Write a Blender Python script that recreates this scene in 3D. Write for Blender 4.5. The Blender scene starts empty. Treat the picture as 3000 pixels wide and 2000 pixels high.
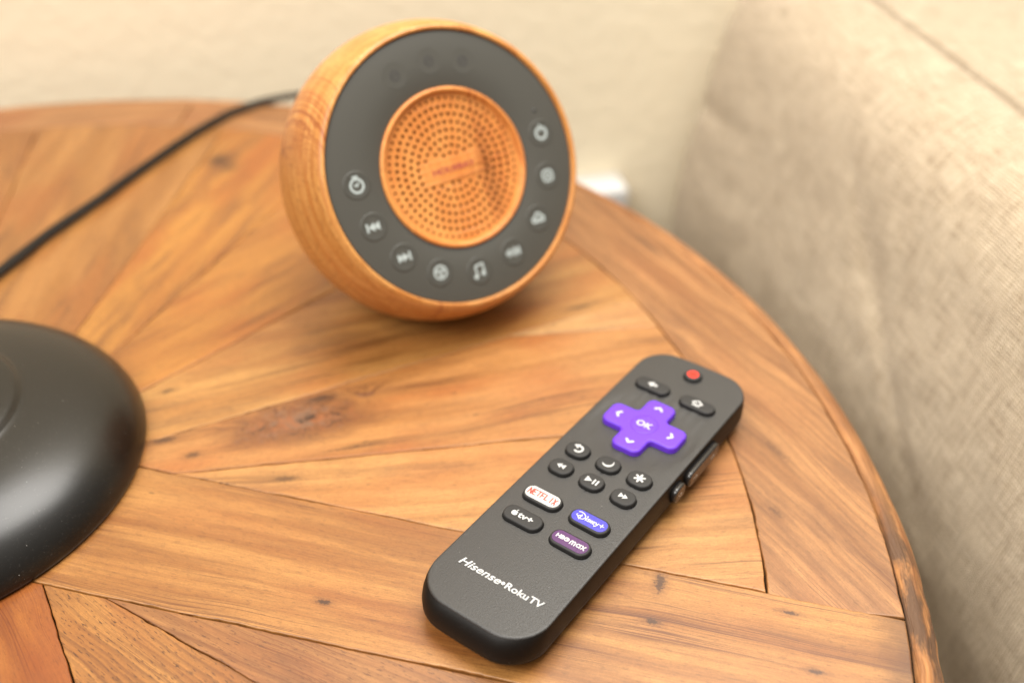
import bpy, bmesh, math, random
from mathutils import Vector, Matrix, noise
from math import sin, cos, pi, radians as rad, hypot, atan2, sqrt
random.seed(7)
MM = 0.001
sc = bpy.context.scene
COL = sc.collection

# ------------------------------------------------------------------ camera
cam = bpy.data.cameras.new('camera')
camo = bpy.data.objects.new('camera', cam)
COL.objects.link(camo)
camo.matrix_world = Matrix((
    (1.0, 0.0053, 0.0, 206.19 * MM),
    (-0.0032, 0.6032, -0.7976, -249.58 * MM),
    (-0.0043, 0.7976, 0.6032, 260.69 * MM),
    (0, 0, 0, 1)))
cam.sensor_width = 36
cam.lens = 3118.49 / 3000 * 36
cam.clip_start = 0.01
cam.clip_end = 20
cam.dof.use_dof = True
cam.dof.focus_distance = 0.325
cam.dof.aperture_fstop = 4.9
cam.dof.aperture_blades = 9
sc.camera = camo

# ------------------------------------------------------------------ room light
world = bpy.data.worlds.new('World')
sc.world = world
world.use_nodes = True
wn = world.node_tree.nodes
wl = world.node_tree.links
bg = wn['Background']
tc = wn.new('ShaderNodeTexCoord')
sep = wn.new('ShaderNodeSeparateXYZ')
mr = wn.new('ShaderNodeMapRange')
mr.inputs['From Min'].default_value = -0.5
mr.inputs['From Max'].default_value = 0.9
ramp = wn.new('ShaderNodeValToRGB')
ramp.color_ramp.elements[0].color = (0.17, 0.105, 0.055, 1)
ramp.color_ramp.elements[1].color = (0.95, 0.90, 0.81, 1)
e = ramp.color_ramp.elements.new(0.4)
e.color = (0.24, 0.215, 0.18, 1)
wl.new(tc.outputs['Generated'], sep.inputs[0])
wl.new(sep.outputs['Z'], mr.inputs['Value'])
wl.new(mr.outputs[0], ramp.inputs[0])
wl.new(ramp.outputs[0], bg.inputs[0])
bg.inputs[1].default_value = 0.88


def area(name, loc, target, sx, sy, power, color):
    l = bpy.data.lights.new(name, 'AREA')
    l.shape = 'RECTANGLE'
    l.size = sx
    l.size_y = sy
    l.energy = power
    l.color = color
    o = bpy.data.objects.new(name, l)
    COL.objects.link(o)
    o.location = loc
    d = Vector(target) - Vector(loc)
    o.rotation_euler = d.to_track_quat('-Z', 'Y').to_euler()
    return o


area('ceiling_light', (0.40, 0.24, 1.05), (0.24, 0.08, 0), 0.7, 0.7, 20, (1.0, 0.965, 0.91))
area('fill_light', (-0.58, -0.72, 1.3), (0.30, 0.25, 0), 1.0, 0.8, 30, (1.0, 0.97, 0.92))  # unseen fill, added at front left to brighten wall and sofa side
sc.view_settings.view_transform = 'Standard'
sc.view_settings.look = 'None'
sc.view_settings.exposure = 0.0
sc.view_settings.gamma = 1.0
sc.cycles.max_bounces = 8
sc.cycles.use_denoising = True


# ------------------------------------------------------------------ materials
class NT:
    def __init__(self, name):
        self.m = bpy.data.materials.new(name)
        self.m.use_nodes = True
        self.n = self.m.node_tree.nodes
        self.l = self.m.node_tree.links
        self.b = self.n['Principled BSDF']

    def node(self, t, **kw):
        n = self.n.new(t)
        for k, v in kw.items():
            setattr(n, k, v)
        return n

    def put(self, sock, v):
        if isinstance(v, bpy.types.NodeSocket):
            self.l.new(v, sock)
        else:
            sock.default_value = v

    def math(self, op, a, b=0.0, c=0.0, clamp=False):
        n = self.node('ShaderNodeMath', operation=op, use_clamp=clamp)
        self.put(n.inputs[0], a)
        self.put(n.inputs[1], b)
        self.put(n.inputs[2], c)
        return n.outputs[0]

    def mix(self, f, a, b, blend='MIX'):
        n = self.node('ShaderNodeMix', data_type='RGBA', blend_type=blend)
        self.put(n.inputs[0], f)
        self.put(n.inputs[6], a if isinstance(a, bpy.types.NodeSocket) else (*a, 1))
        self.put(n.inputs[7], b if isinstance(b, bpy.types.NodeSocket) else (*b, 1))
        return n.outputs[2]

    def noise(self, vec, scale, detail=3.0, rough=0.55, dist=0.0, out=0, dims='3D'):
        n = self.node('ShaderNodeTexNoise', noise_dimensions=dims)
        if dims != '1D':
            self.put(n.inputs['Vector'], vec)
        else:
            self.put(n.inputs['W'], vec)
        self.put(n.inputs['Scale'], scale)
        self.put(n.inputs['Detail'], detail)
        self.put(n.inputs['Roughness'], rough)
        self.put(n.inputs['Distortion'], dist)
        return n.outputs[out]

    def xyz(self, x, y, z):
        n = self.node('ShaderNodeCombineXYZ')
        self.put(n.inputs[0], x)
        self.put(n.inputs[1], y)
        self.put(n.inputs[2], z)
        return n.outputs[0]

    def split(self, v):
        n = self.node('ShaderNodeSeparateXYZ')
        self.l.new(v, n.inputs[0])
        return n.outputs[0], n.outputs[1], n.outputs[2]

    def smooth(self, v, lo, hi):
        n = self.node('ShaderNodeMapRange', interpolation_type='SMOOTHSTEP')
        self.put(n.inputs['Value'], v)
        self.put(n.inputs['From Min'], lo)
        self.put(n.inputs['From Max'], hi)
        return n.outputs[0]

    def coords(self, kind='Object', seed=(0, 0, 0)):
        t = self.node('ShaderNodeTexCoord')
        mp = self.node('ShaderNodeMapping')
        s = 1000 if kind == 'Object' else 1
        mp.inputs['Scale'].default_value = (s, s, s)
        mp.inputs['Location'].default_value = seed
        self.l.new(t.outputs[kind], mp.inputs[0])
        return mp.outputs[0]

    def bump(self, h, strength, dist, prev=None):
        n = self.node('ShaderNodeBump')
        n.inputs['Strength'].default_value = strength
        n.inputs['Distance'].default_value = dist * MM
        self.put(n.inputs['Height'], h)
        if prev is not None:
            self.l.new(prev, n.inputs['Normal'])
        return n.outputs[0]

    def set(self, **kw):
        for k, v in kw.items():
            k = {'color': 'Base Color', 'rough': 'Roughness', 'metal': 'Metallic', 'normal': 'Normal', 'spec': 'Specular IOR Level',
                 'coat': 'Coat Weight', 'coatr': 'Coat Roughness', 'sheen': 'Sheen Weight', 'sheenr': 'Sheen Roughness', 'ior': 'IOR'}[k]
            s = self.b.inputs[k]
            if isinstance(v, tuple) and len(v) == 3:
                v = (*v, 1)
            self.put(s, v)
        return self.m


def wood(name, seed, light, mid, dark, knots=(), freq=0.42, fx=0.010, blot=0.5, line=0.6, rough=0.44, kind='Object',
         axis='x', spots=(), wear=None, redden=0.5, warp=5.0, coat=0.34, stripe=0.0, sper=4.0, fleck=0.25):
    """grain runs along local X (mm); knots = (x, y, radius, strength) in local mm; spots = small dark marks"""
    w = NT(name)
    p0 = w.coords(kind)
    x, y, z = w.split(p0)
    if axis == 'y':
        x, y = y, x
    sx = w.math('ADD', x, seed * 131.7)
    sy = w.math('ADD', y, seed * 57.3)
    zz = w.math('MULTIPLY', z, 0.5)
    # slow wander of the grain
    wander = w.noise(w.xyz(w.math('MULTIPLY', sx, 0.011), w.math('MULTIPLY', sy, 0.022), zz if kind != 'Object' else 0.0), 1.0, 2.0)
    yy = w.math('ADD', y, w.math('MULTIPLY', w.math('SUBTRACT', wander, 0.5), warp * 2.6))
    kn_total = None
    for (kx, ky, kr, ks) in knots:
        dx = w.math('MULTIPLY', w.math('SUBTRACT', x, kx), 0.42)
        dy = w.math('SUBTRACT', y, ky)
        d = w.math('SQRT', w.math('ADD', w.math('MULTIPLY', dx, dx), w.math('MULTIPLY', dy, dy)))
        n1 = w.noise(p0, 0.16, 3.0)
        d = w.math('ADD', d, w.math('MULTIPLY', w.math('SUBTRACT', n1, 0.5), kr * 1.1))
        fall = w.smooth(d, kr * 2.6, kr * 0.2)
        # grain lines run round the knot
        yy = w.math('ADD', yy, w.math('MULTIPLY', w.math('MULTIPLY', fall, w.math('SIGN', dy)), w.math('SUBTRACT', kr * 1.6, w.math('MULTIPLY', d, 0.6))))
        core = w.math('MULTIPLY', w.smooth(d, kr * 1.0, kr * 0.25), ks)
        halo = w.math('MULTIPLY', w.smooth(d, kr * 3.2, kr * 0.6), 0.55 * ks)
        k = w.math('MAXIMUM', core, halo)
        kn_total = k if kn_total is None else w.math('MAXIMUM', kn_total, k)
    gsx = w.math('MULTIPLY', sx, fx)
    g1 = w.noise(w.xyz(gsx, w.math('MULTIPLY', w.math('ADD', yy, seed * 57.3), freq), zz), 1.0, 3.0, 0.6)
    g2 = w.noise(w.xyz(w.math('MULTIPLY', sx, fx * 1.7), w.math('MULTIPLY', w.math('ADD', yy, seed * 91.3), freq * 0.33), zz), 1.0, 3.0, 0.5)
    fib = w.noise(w.xyz(w.math('MULTIPLY', sx, 0.14), w.math('MULTIPLY', yy, 3.2), w.math('MULTIPLY', z, 3)), 1.0, 2.0, 0.7)
    big = w.noise(w.xyz(w.math('MULTIPLY', sx, 0.012), w.math('MULTIPLY', sy, 0.035), zz), 1.0, 3.0)
    col = w.mix(w.smooth(g2, 0.36, 0.64), mid, light)
    # thin late-wood lines
    lines = w.smooth(w.math('ABSOLUTE', w.math('SUBTRACT', g1, 0.5)), 0.055, 0.0)
    lines2 = w.smooth(g1, 0.56, 0.72)
    col = w.mix(w.math('MULTIPLY', lines, line * 0.30), col, dark)
    col = w.mix(w.math('MULTIPLY', lines2, line * 0.34), col, dark)
    red = (mid[0] * 0.95, mid[1] * 0.66, mid[2] * 0.55)
    col = w.mix(w.math('MULTIPLY', w.smooth(big, 0.45, 0.66), redden), col, red)
    grey = (mid[0] * 0.56, mid[1] * 0.54, mid[2] * 0.66)
    big2 = w.noise(w.xyz(w.math('MULTIPLY', sx, 0.018), w.math('MULTIPLY', sy, 0.09), 3.3), 1.0, 4.0, 0.6)
    col = w.mix(w.math('MULTIPLY', w.smooth(big2, 0.50, 0.68), min(1.0, blot * 1.5)), col, grey)
    col = w.mix(w.math('MULTIPLY', w.smooth(fib, 0.35, 0.75), 0.30), col, dark)
    if stripe:
        ph_ = w.math('ADD', w.math('MULTIPLY', yy, 1.0 / sper), w.math('MULTIPLY', w.noise(w.xyz(w.math('MULTIPLY', sx, 0.006), w.math('MULTIPLY', yy, 0.12), 2.0), 1.0, 3.0), 3.0))
        fr = w.math('FRACT', ph_)
        st = w.math('MULTIPLY', w.smooth(fr, 0.25, 0.92), w.smooth(fr, 1.0, 0.93))
        amt = w.smooth(w.noise(w.xyz(w.math('MULTIPLY', sx, 0.012), w.math('MULTIPLY', yy, 0.11), 6.0), 1.0, 2.0), 0.30, 0.62)
        col = w.mix(w.math('MULTIPLY', w.math('MULTIPLY', st, amt), stripe), col, dark)
    # thin reddish late-wood threads, in loose bundles
    th = w.noise(w.xyz(w.math('MULTIPLY', sx, 0.004), w.math('MULTIPLY', w.math('ADD', yy, seed * 17.1), 0.9), 8.0), 1.0, 2.0, 0.5)
    tha = w.smooth(w.noise(w.xyz(w.math('MULTIPLY', sx, 0.010), w.math('MULTIPLY', yy, 0.10), 9.0), 1.0, 2.0), 0.48, 0.66)
    col = w.mix(w.math('MULTIPLY', w.math('MULTIPLY', w.smooth(w.math('ABSOLUTE', w.math('SUBTRACT', th, 0.5)), 0.042, 0.004), tha), 0.9), col, (dark[0] * 1.0, dark[1] * 0.85, dark[2] * 0.7))
    # short pores and specks
    fl = w.noise(w.xyz(w.math('MULTIPLY', sx, 0.30), w.math('MULTIPLY', sy, 1.9), 11.0), 1.0, 2.0, 0.6)
    col = w.mix(w.math('MULTIPLY', w.smooth(fl, 0.57, 0.68), fleck * 1.5), col, (dark[0] * 0.6, dark[1] * 0.6, dark[2] * 0.6))
    gr_ = w.noise(w.xyz(w.math('MULTIPLY', sx, 1.3), w.math('MULTIPLY', sy, 1.9), 13.0), 1.0, 3.0, 0.7)
    col = w.mix(w.math('MULTIPLY', w.math('SUBTRACT', gr_, 0.36, clamp=True), 0.9), col, dark)
    mott = w.noise(w.xyz(w.math('MULTIPLY', sx, 0.25), w.math('MULTIPLY', sy, 0.5), zz), 1.0, 5.0, 0.75)
    col = w.mix(w.math('MULTIPLY', w.smooth(mott, 0.42, 0.7), 0.16), col, dark)
    vd = (dark[0] * 0.20, dark[1] * 0.20, dark[2] * 0.32)
    if kn_total is not None:
        kmix = w.noise(p0, 0.16, 5.0, 0.7, 1.0)
        kc = w.math('MULTIPLY', kn_total, w.math('ADD', 0.55, w.math('MULTIPLY', w.smooth(w.noise(p0, 0.45, 4.0), 0.35, 0.6), 0.5)), clamp=True)
        col = w.mix(w.math('MULTIPLY', w.smooth(kn_total, 0.05, 0.55), 0.6), col, (dark[0] * 0.85, dark[1] * 0.55, dark[2] * 0.5))
        core_col = w.mix(w.smooth(kmix, 0.40, 0.60), (0.15, 0.075, 0.040), (0.23, 0.072, 0.020))
        core_col = w.mix(w.smooth(w.noise(p0, 0.15, 5.0, 0.72, 0.8), 0.50, 0.62), core_col, vd)
        col = w.mix(w.math('MULTIPLY', w.smooth(kc, 0.28, 0.62), 0.92), col, core_col)
    for (px, py, rx, ry, st) in spots:
        dx = w.math('DIVIDE', w.math('SUBTRACT', x, px), rx)
        dy = w.math('DIVIDE', w.math('SUBTRACT', y, py), ry)
        d = w.math('SQRT', w.math('ADD', w.math('MULTIPLY', dx, dx), w.math('MULTIPLY', dy, dy)))
        d = w.math('ADD', d, w.math('MULTIPLY', w.math('SUBTRACT', w.noise(p0, 0.9, 3.0), 0.5), 2.0))
        col = w.mix(w.math('MULTIPLY', w.smooth(d, 1.15, 0.35), st), col, vd)
        col = w.mix(w.math('MULTIPLY', w.smooth(d, 2.4, 0.8), st * 0.35), col, (dark[0] * 0.7, dark[1] * 0.55, dark[2] * 0.6))
    # scattered tiny marks
    vo = w.node('ShaderNodeTexVoronoi')
    w.put(vo.inputs['Vector'], w.xyz(w.math('MULTIPLY', sx, 0.035), w.math('MULTIPLY', sy, 0.085), 0.0))
    vo.inputs['Scale'].default_value = 1.0
    col = w.mix(w.math('MULTIPLY', w.smooth(vo.outputs['Distance'], 0.062, 0.02), 0.55), col, vd)
    if wear:
        cx, cy, r0, r1 = wear
        dx = w.math('SUBTRACT', x, cx)
        dy = w.math('SUBTRACT', y, cy)
        d = w.math('SQRT', w.math('ADD', w.math('MULTIPLY', dx, dx), w.math('MULTIPLY', dy, dy)))
        d = w.math('ADD', d, w.math('MULTIPLY', w.math('SUBTRACT', w.noise(p0, 0.12, 4.0), 0.5), 10.0))
        col = w.mix(w.math('MULTIPLY', w.smooth(d, r0, r1), 0.65), col, (dark[0] * 0.45, dark[1] * 0.42, dark[2] * 0.5))
    h = w.math('ADD', w.math('MULTIPLY', g1, 0.6), w.math('MULTIPLY', fib, 0.35))
    nrm = w.bump(h, 0.28, 0.25)
    r = w.math('ADD', rough, w.math('MULTIPLY', w.math('SUBTRACT', mott, 0.5), 0.25))
    w.set(color=col, rough=r, normal=nrm, spec=0.42, coat=coat, coatr=0.32)
    return w.m


def plastic(name, color, rough, grain=0.0, gscale=2.2, spec=0.5, dust=0.0, sheen=0.0, vary=0.0, coat=0.0):
    w = NT(name)
    p = w.coords()
    col = (*color, 1)
    if vary:
        nz = w.noise(p, 0.05, 3.0)
        col = w.mix(w.math('MULTIPLY', nz, vary), color, (color[0] * 1.6, color[1] * 1.5, color[2] * 1.4))
    if dust:
        vo = w.node('ShaderNodeTexVoronoi')
        w.put(vo.inputs['Vector'], p)
        vo.inputs['Scale'].default_value = 0.30
        pick = w.smooth(w.noise(p, 0.07, 2.0), 0.45, 0.6)
        col = w.mix(w.math('MULTIPLY', w.math('MULTIPLY', w.smooth(vo.outputs['Distance'], 0.050, 0.025), dust * 0.8), pick), col if isinstance(col, bpy.types.NodeSocket) else color, (0.55, 0.53, 0.5))
        haze = w.smooth(w.noise(p, 1.1, 4.0, 0.7), 0.58, 0.75)
        col = w.mix(w.math('MULTIPLY', haze, dust * 0.10), col, (0.4, 0.38, 0.35))
    kw = dict(color=col, rough=rough, spec=spec, coat=coat, coatr=0.2)
    if grain:
        h = w.noise(p, gscale, 2.0, 0.6)
        kw['normal'] = w.bump(h, grain, 0.25)
    if sheen:
        kw['sheen'] = sheen
    return w.set(**kw)


L1, M1, D1 = (0.431, 0.213, 0.054), (0.255, 0.107, 0.023), (0.091, 0.032, 0.007)

M = {}
M['casing'] = plastic('black_textured_plastic', (0.028, 0.0265, 0.0255), 0.44, grain=0.45, gscale=2.0, dust=0.55, spec=0.55)
M['casing_side'] = plastic('black_side_plastic', (0.0045, 0.0032, 0.0024), 0.5, grain=0.15, gscale=2.2, dust=0.3, spec=0.22)
M['rubber'] = plastic('black_rubber', (0.014, 0.013, 0.0125), 0.62, grain=0.1, gscale=3.0, dust=0.15)
M['dark_paint'] = plastic('gap_shade_and_print', (0.004, 0.004, 0.004), 0.8, spec=0.1)  # near-black for the painted key gap shade and the power symbol
M['purple'] = plastic('purple_rubber', (0.115, 0.026, 0.52), 0.50, grain=0.05, gscale=3.0, sheen=0.0)
M['white_print'] = plastic('white_print', (0.47, 0.47, 0.465), 0.5)
M['grey_print'] = plastic('grey_print', (0.40, 0.39, 0.37), 0.5)
M['red_print'] = plastic('red_print', (0.80, 0.035, 0.015), 0.5)
M['orange_print'] = plastic('orange_red_print', (0.62, 0.025, 0.004), 0.5)
M['white_label'] = plastic('white_label', (0.50, 0.495, 0.48), 0.4)
M['blue_label'] = plastic('blue_label', (0.045, 0.04, 0.38), 0.4, vary=0.15)
M['plum_label'] = plastic('plum_label', (0.060, 0.013, 0.085), 0.4, vary=0.3)
M['lamp'] = plastic('black_satin_enamel', (0.004, 0.0032, 0.0025), 0.31, grain=0.06, gscale=0.35, dust=0.8, spec=0.55)
M['cord'] = plastic('black_cord_rubber', (0.004, 0.0025, 0.002), 0.40, spec=0.3)
M['panel'] = plastic('charcoal_gloss_panel', (0.066, 0.063, 0.053), 0.36, grain=0.03, gscale=0.4, spec=0.6)
M['pad'] = plastic('charcoal_touch_pad', (0.060, 0.058, 0.049), 0.42, spec=0.5)
M['icon'] = plastic('pale_icon_print', (0.40, 0.45, 0.44), 0.5)
M['icon_dim'] = plastic('dim_icon_print', (0.047, 0.044, 0.042), 0.5)
M['logo_print'] = plastic('maroon_print', (0.32, 0.055, 0.045), 0.5)
M['white_plastic'] = plastic('white_plastic', (0.62, 0.62, 0.61), 0.35, spec=0.5)
M['filler'] = plastic('dark_joint_filler', (0.020, 0.012, 0.007), 0.9, spec=0.1)
M['led'] = plastic('dark_led_window', (0.02, 0.02, 0.02), 0.2)
M['hole_dark'] = plastic('dark_speaker_cavity', (0.004, 0.002, 0.001), 0.8)
M['toy_wood'] = wood('honey_wood_finish', 3, (0.74, 0.375, 0.110), (0.57, 0.245, 0.055), (0.28, 0.075, 0.014), freq=0.34, fx=0.010, blot=0.0,
                     line=0.8, rough=0.42, axis='y', redden=0.35, warp=3.0, knots=((26, -56, 4, 0.5),), coat=0.1)
M['toy_wood_front'] = wood('honey_wood_grille', 5, (0.76, 0.335, 0.085), (0.66, 0.245, 0.052), (0.34, 0.085, 0.016), freq=0.30, fx=0.012, blot=0.0,
                           line=0.6, rough=0.45, axis='y', redden=0.3, warp=3.0, coat=0.1, spots=((-6, 14.5, 20, 3.6, 0.30),))


def wall_paint():
    w = NT('cream_wall_paint')
    p = w.coords()
    n1 = w.noise(p, 0.09, 4.0, 0.6)
    n2 = w.noise(p, 0.02, 3.0)
    col = w.mix(w.math('MULTIPLY', n2, 0.5), (0.86, 0.765, 0.575), (0.84, 0.745, 0.555))
    col = w.mix(w.math('MULTIPLY', w.smooth(n1, 0.5, 0.75), 0.15), col, (0.79, 0.695, 0.50))
    h = w.smooth(n1, 0.40, 0.62)
    return w.set(color=col, rough=0.55, normal=w.bump(h, 0.3, 0.6), spec=0.3)


def linen():
    w = NT('beige_linen')
    p = w.coords('UV')
    x, y, z = w.split(p)
    wob = w.noise(w.xyz(w.math('MULTIPLY', x, 0.05), w.math('MULTIPLY', y, 0.05), 0.0), 1.0, 2.0)
    x2 = w.math('ADD', x, w.math('MULTIPLY', wob, 2.5))
    y2 = w.math('ADD', y, w.math('MULTIPLY', wob, -2.0))
    k = pi / 1.45
    a = w.math('SINE', w.math('MULTIPLY', x2, k))
    b = w.math('SINE', w.math('MULTIPLY', y2, k))
    ab = w.math('MULTIPLY', a, b)            # plain weave: over, under
    over = w.math('ADD', 0.5, w.math('MULTIPLY', ab, 0.5))
    slub_u = w.noise(w.xyz(w.math('MULTIPLY', x2, 0.70), w.math('MULTIPLY', y2, 0.05), 1.0), 1.0, 3.0, 0.7)
    slub_v = w.noise(w.xyz(w.math('MULTIPLY', x2, 0.05), w.math('MULTIPLY', y2, 0.70), 5.0), 1.0, 3.0, 0.7)
    fine = w.noise(p, 0.8, 3.0, 0.7)
    col = w.mix(w.smooth(slub_u, 0.32, 0.66), (0.30, 0.205, 0.115), (0.75, 0.62, 0.44))
    col2 = w.mix(w.smooth(slub_v, 0.32, 0.66), (0.33, 0.23, 0.13), (0.77, 0.64, 0.46))
    col = w.mix(w.smooth(ab, -0.3, 0.3), col, col2)
    gap = w.smooth(w.math('ABSOLUTE', ab), 0.22, 0.0)
    col = w.mix(w.math('MULTIPLY', gap, 0.7), col, (0.17, 0.115, 0.065))
    col = w.mix(w.math('MULTIPLY', w.smooth(fine, 0.45, 0.7), 0.15), col, (0.26, 0.19, 0.12))
    big = w.noise(p, 0.035, 3.0)
    col = w.mix(w.math('MULTIPLY', w.smooth(big, 0.35, 0.7), 0.08), col, (0.34, 0.24, 0.14))
    h = w.math('ADD', w.math('ABSOLUTE', ab), w.math('MULTIPLY', w.math('ADD', slub_u, slub_v), 0.6))
    h = w.math('ADD', h, w.math('MULTIPLY', fine, 0.2))
    n = w.bump(h, 0.9, 0.7)
    return w.set(color=col, rough=0.95, normal=n, spec=0.15, sheen=0.25)


M['wall'] = wall_paint()
M['linen'] = linen()


# ------------------------------------------------------------------ mesh helpers
def mesh_obj(name, verts, faces, mat, parent=None, smooth=True, uvs=None, scale=MM):
    me = bpy.data.meshes.new(name)
    me.from_pydata([(v[0] * scale, v[1] * scale, v[2] * scale) for v in verts], [], faces)
    me.materials.append(mat)
    if uvs is not None:
        ul = me.uv_layers.new(name='UVMap')
        for lp in me.loops:
            ul.data[lp.index].uv = uvs[lp.vertex_index]
    if smooth:
        me.shade_smooth()
    me.update()
    o = bpy.data.objects.new(name, me)
    COL.objects.link(o)
    if parent is not None:
        o.parent = parent
    return o


def thing(name, label, cat, loc=(0, 0, 0), rotz=0.0, group=None):
    o = bpy.data.objects.new(name, None)
    o.empty_display_size = 0.02
    COL.objects.link(o)
    o.location = [c * MM for c in loc]
    o.rotation_euler = (0, 0, rotz)
    o['label'] = label
    o['category'] = cat
    if group:
        o['group'] = group
    return o


def round_poly(cs, radii, seg=6):
    """polygon corners (ccw) -> outline with rounded corners"""
    out = []
    n = len(cs)
    for i in range(n):
        p = Vector(cs[i])
        a = (Vector(cs[i - 1]) - p)
        b = (Vector(cs[(i + 1) % n]) - p)
        la, lb = a.length, b.length
        a.normalize()
        b.normalize()
        r = max(radii[i] if isinstance(radii, (list, tuple)) else radii, 0.01)
        ang = a.angle(b)
        t = min(r / math.tan(ang / 2), la * 0.499, lb * 0.499)
        r = t * math.tan(ang / 2)
        c = p + (a + b).normalized() * (r / sin(ang / 2))
        s = p + a * t
        e2 = p + b * t
        a0 = atan2(s.y - c.y, s.x - c.x)
        a1 = atan2(e2.y - c.y, e2.x - c.x)
        d = (a1 - a0 + pi) % (2 * pi) - pi
        for k in range(seg + 1):
            q = a0 + d * k / seg
            out.append((c.x + r * cos(q), c.y + r * sin(q)))
    return out


def rrect(w, h, r, seg=8, cx=0, cy=0):
    r = min(r, w / 2 - 0.001, h / 2 - 0.001)
    return round_poly([(cx - w / 2, cy - h / 2), (cx + w / 2, cy - h / 2), (cx + w / 2, cy + h / 2), (cx - w / 2, cy + h / 2)], r, seg)


def loft(name, loops, mat, parent=None, cap_bottom=True, cap_top=True, smooth=True):
    """loops: lists of 3-D points of equal length, bottom to top, ccw from above"""
    n = len(loops[0])
    vs = [p for lp in loops for p in lp]
    fs = []
    for k in range(len(loops) - 1):
        for i in range(n):
            j = (i + 1) % n
            fs.append((k * n + i, k * n + j, (k + 1) * n + j, (k + 1) * n + i))
    if cap_bottom:
        fs.append(tuple(reversed(range(n))))
    if cap_top:
        fs.append(tuple(range((len(loops) - 1) * n, len(loops) * n)))
    return mesh_obj(name, vs, fs, mat, parent, smooth)


def lift(o2, z):
    return [(x, y, z) for x, y in o2]


def key(name, outline, z0, z1, mat, parent, bev=0.55, loc=(0, 0), dome=0.0):
    """outline(inset) -> 2-D loop; a key with softly rounded top edge"""
    lps = [lift(outline(-0.05), z0), lift(outline(0), z0 + 0.2), lift(outline(0.04), z1 - bev)]
    for k in range(1, 6):
        a = k / 5 * pi / 2
        lps.append(lift(outline(0.04 + bev * (1 - cos(a))), z1 - bev + bev * sin(a)))
    lps.append(lift(outline(0.04 + bev + 0.06), z1 + 0.002))
    if dome:
        lps.append(lift(outline(0.04 + bev + 0.5), z1 + dome * 0.6))
        lps.append(lift(outline(0.04 + bev + 1.1), z1 + dome))
    o = loft(name, lps, mat, parent)
    o.location = (loc[0] * MM, loc[1] * MM, 0)
    return o


def flat_polys(name, polys, z, mat, parent, loc=(0, 0), thick=0.05):
    """thin printed shapes: every polygon is a slab, each a hair higher than the one before"""
    vs, fs = [], []
    for k, pl in enumerate(polys):
        n = len(pl)
        zz = z + 0.004 * k
        b = len(vs)
        vs += [(x, y, z - 0.02) for x, y in pl] + [(x, y, zz + thick) for x, y in pl]
        fs.append(tuple(range(b + n, b + 2 * n)))
        for i in range(n):
            j = (i + 1) % n
            fs.append((b + i, b + j, b + n + j, b + n + i))
    o = mesh_obj(name, vs, fs, mat, parent, smooth=False)
    o.location = (loc[0] * MM, loc[1] * MM, 0)
    return o


def circ(cx, cy, r, n=24, a0=0.0, a1=2 * pi, ry=None):
    full = abs(a1 - a0 - 2 * pi) < 1e-6
    m = n if full else n + 1
    ry = ry or r
    return [(cx + r * cos(a0 + (a1 - a0) * k / n), cy + ry * sin(a0 + (a1 - a0) * k / n)) for k in range(m)]


def ribbon(pts, w, closed=False):
    """stroke of width w as convex quads with round ends"""
    out = []
    n = len(pts)
    rng = range(n if closed else n - 1)
    for i in rng:
        a = Vector(pts[i])
        b = Vector(pts[(i + 1) % n])
        d = (b - a)
        if d.length < 1e-6:
            continue
        d.normalize()
        a0 = atan2(d.y, d.x)
        out.append(circ(a.x, a.y, w / 2, 6, a0 + pi / 2, a0 + 3 * pi / 2) + circ(b.x, b.y, w / 2, 6, a0 - pi / 2, a0 + pi / 2))
    return out


def text_print(name, body, z, mat, parent, loc=(0, 0), width=None, height=None, bold=0.0, shear=0.0, thick=0.05, spacing=1.0):
    cu = bpy.data.curves.new(name, 'FONT')
    cu.body = body
    cu.size = 1
    cu.offset = bold
    cu.shear = shear
    cu.space_character = spacing
    cu.resolution_u = 4
    cu.extrude = 0.01
    tmp = bpy.data.objects.new('tmp', cu)
    COL.objects.link(tmp)
    dg = bpy.context.evaluated_depsgraph_get()
    me = bpy.data.meshes.new_from_object(tmp.evaluated_get(dg))
    bpy.data.objects.remove(tmp)
    xs = [v.co.x for v in me.vertices]
    ys = [v.co.y for v in me.vertices]
    x0, x1, y0, y1 = min(xs), max(xs), min(ys), max(ys)
    s = (width / (x1 - x0)) if width else height / (y1 - y0)
    sy = (height / (y1 - y0)) if height else s
    for v in me.vertices:
        v.co.x = (v.co.x - (x0 + x1) / 2) * s * MM
        v.co.y = (v.co.y - (y0 + y1) / 2) * sy * MM
        v.co.z = (z + (thick if v.co.z > 0 else -0.02)) * MM
    me.materials.clear()
    me.materials.append(mat)
    me.name = name
    o = bpy.data.objects.new(name, me)
    COL.objects.link(o)
    o.parent = parent
    o.location = (loc[0] * MM, loc[1] * MM, 0)
    return o


def revolve(name, prof, mat, parent=None, n=96, close_top=False, a0=0.0, a1=2 * pi, fn=None, uv=False, smooth=True):
    """profile (r, z) revolved about local Z"""
    full = abs(a1 - a0 - 2 * pi) < 1e-6
    m = n if full else n + 1
    vs, uvs = [], []
    acc = 0
    for k, (r, z) in enumerate(prof):
        if k:
            acc += hypot(r - prof[k - 1][0], z - prof[k - 1][1])
        for i in range(m):
            a = a0 + (a1 - a0) * i / n
            rr, z2 = (fn(r, z, a) if fn else (r, z))
            vs.append((rr * cos(a), rr * sin(a), z2))
            uvs.append((a * 330, acc))
    fs = []
    for k in range(len(prof) - 1):
        for i in range(n):
            j = (i + 1) % m
            fs.append((k * m + i, k * m + j, (k + 1) * m + j, (k + 1) * m + i))
    if close_top:
        fs.append(tuple(range((len(prof) - 1) * m, len(prof) * m)))
    return mesh_obj(name, vs, fs, mat, parent, smooth, uvs if uv else None)


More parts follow.
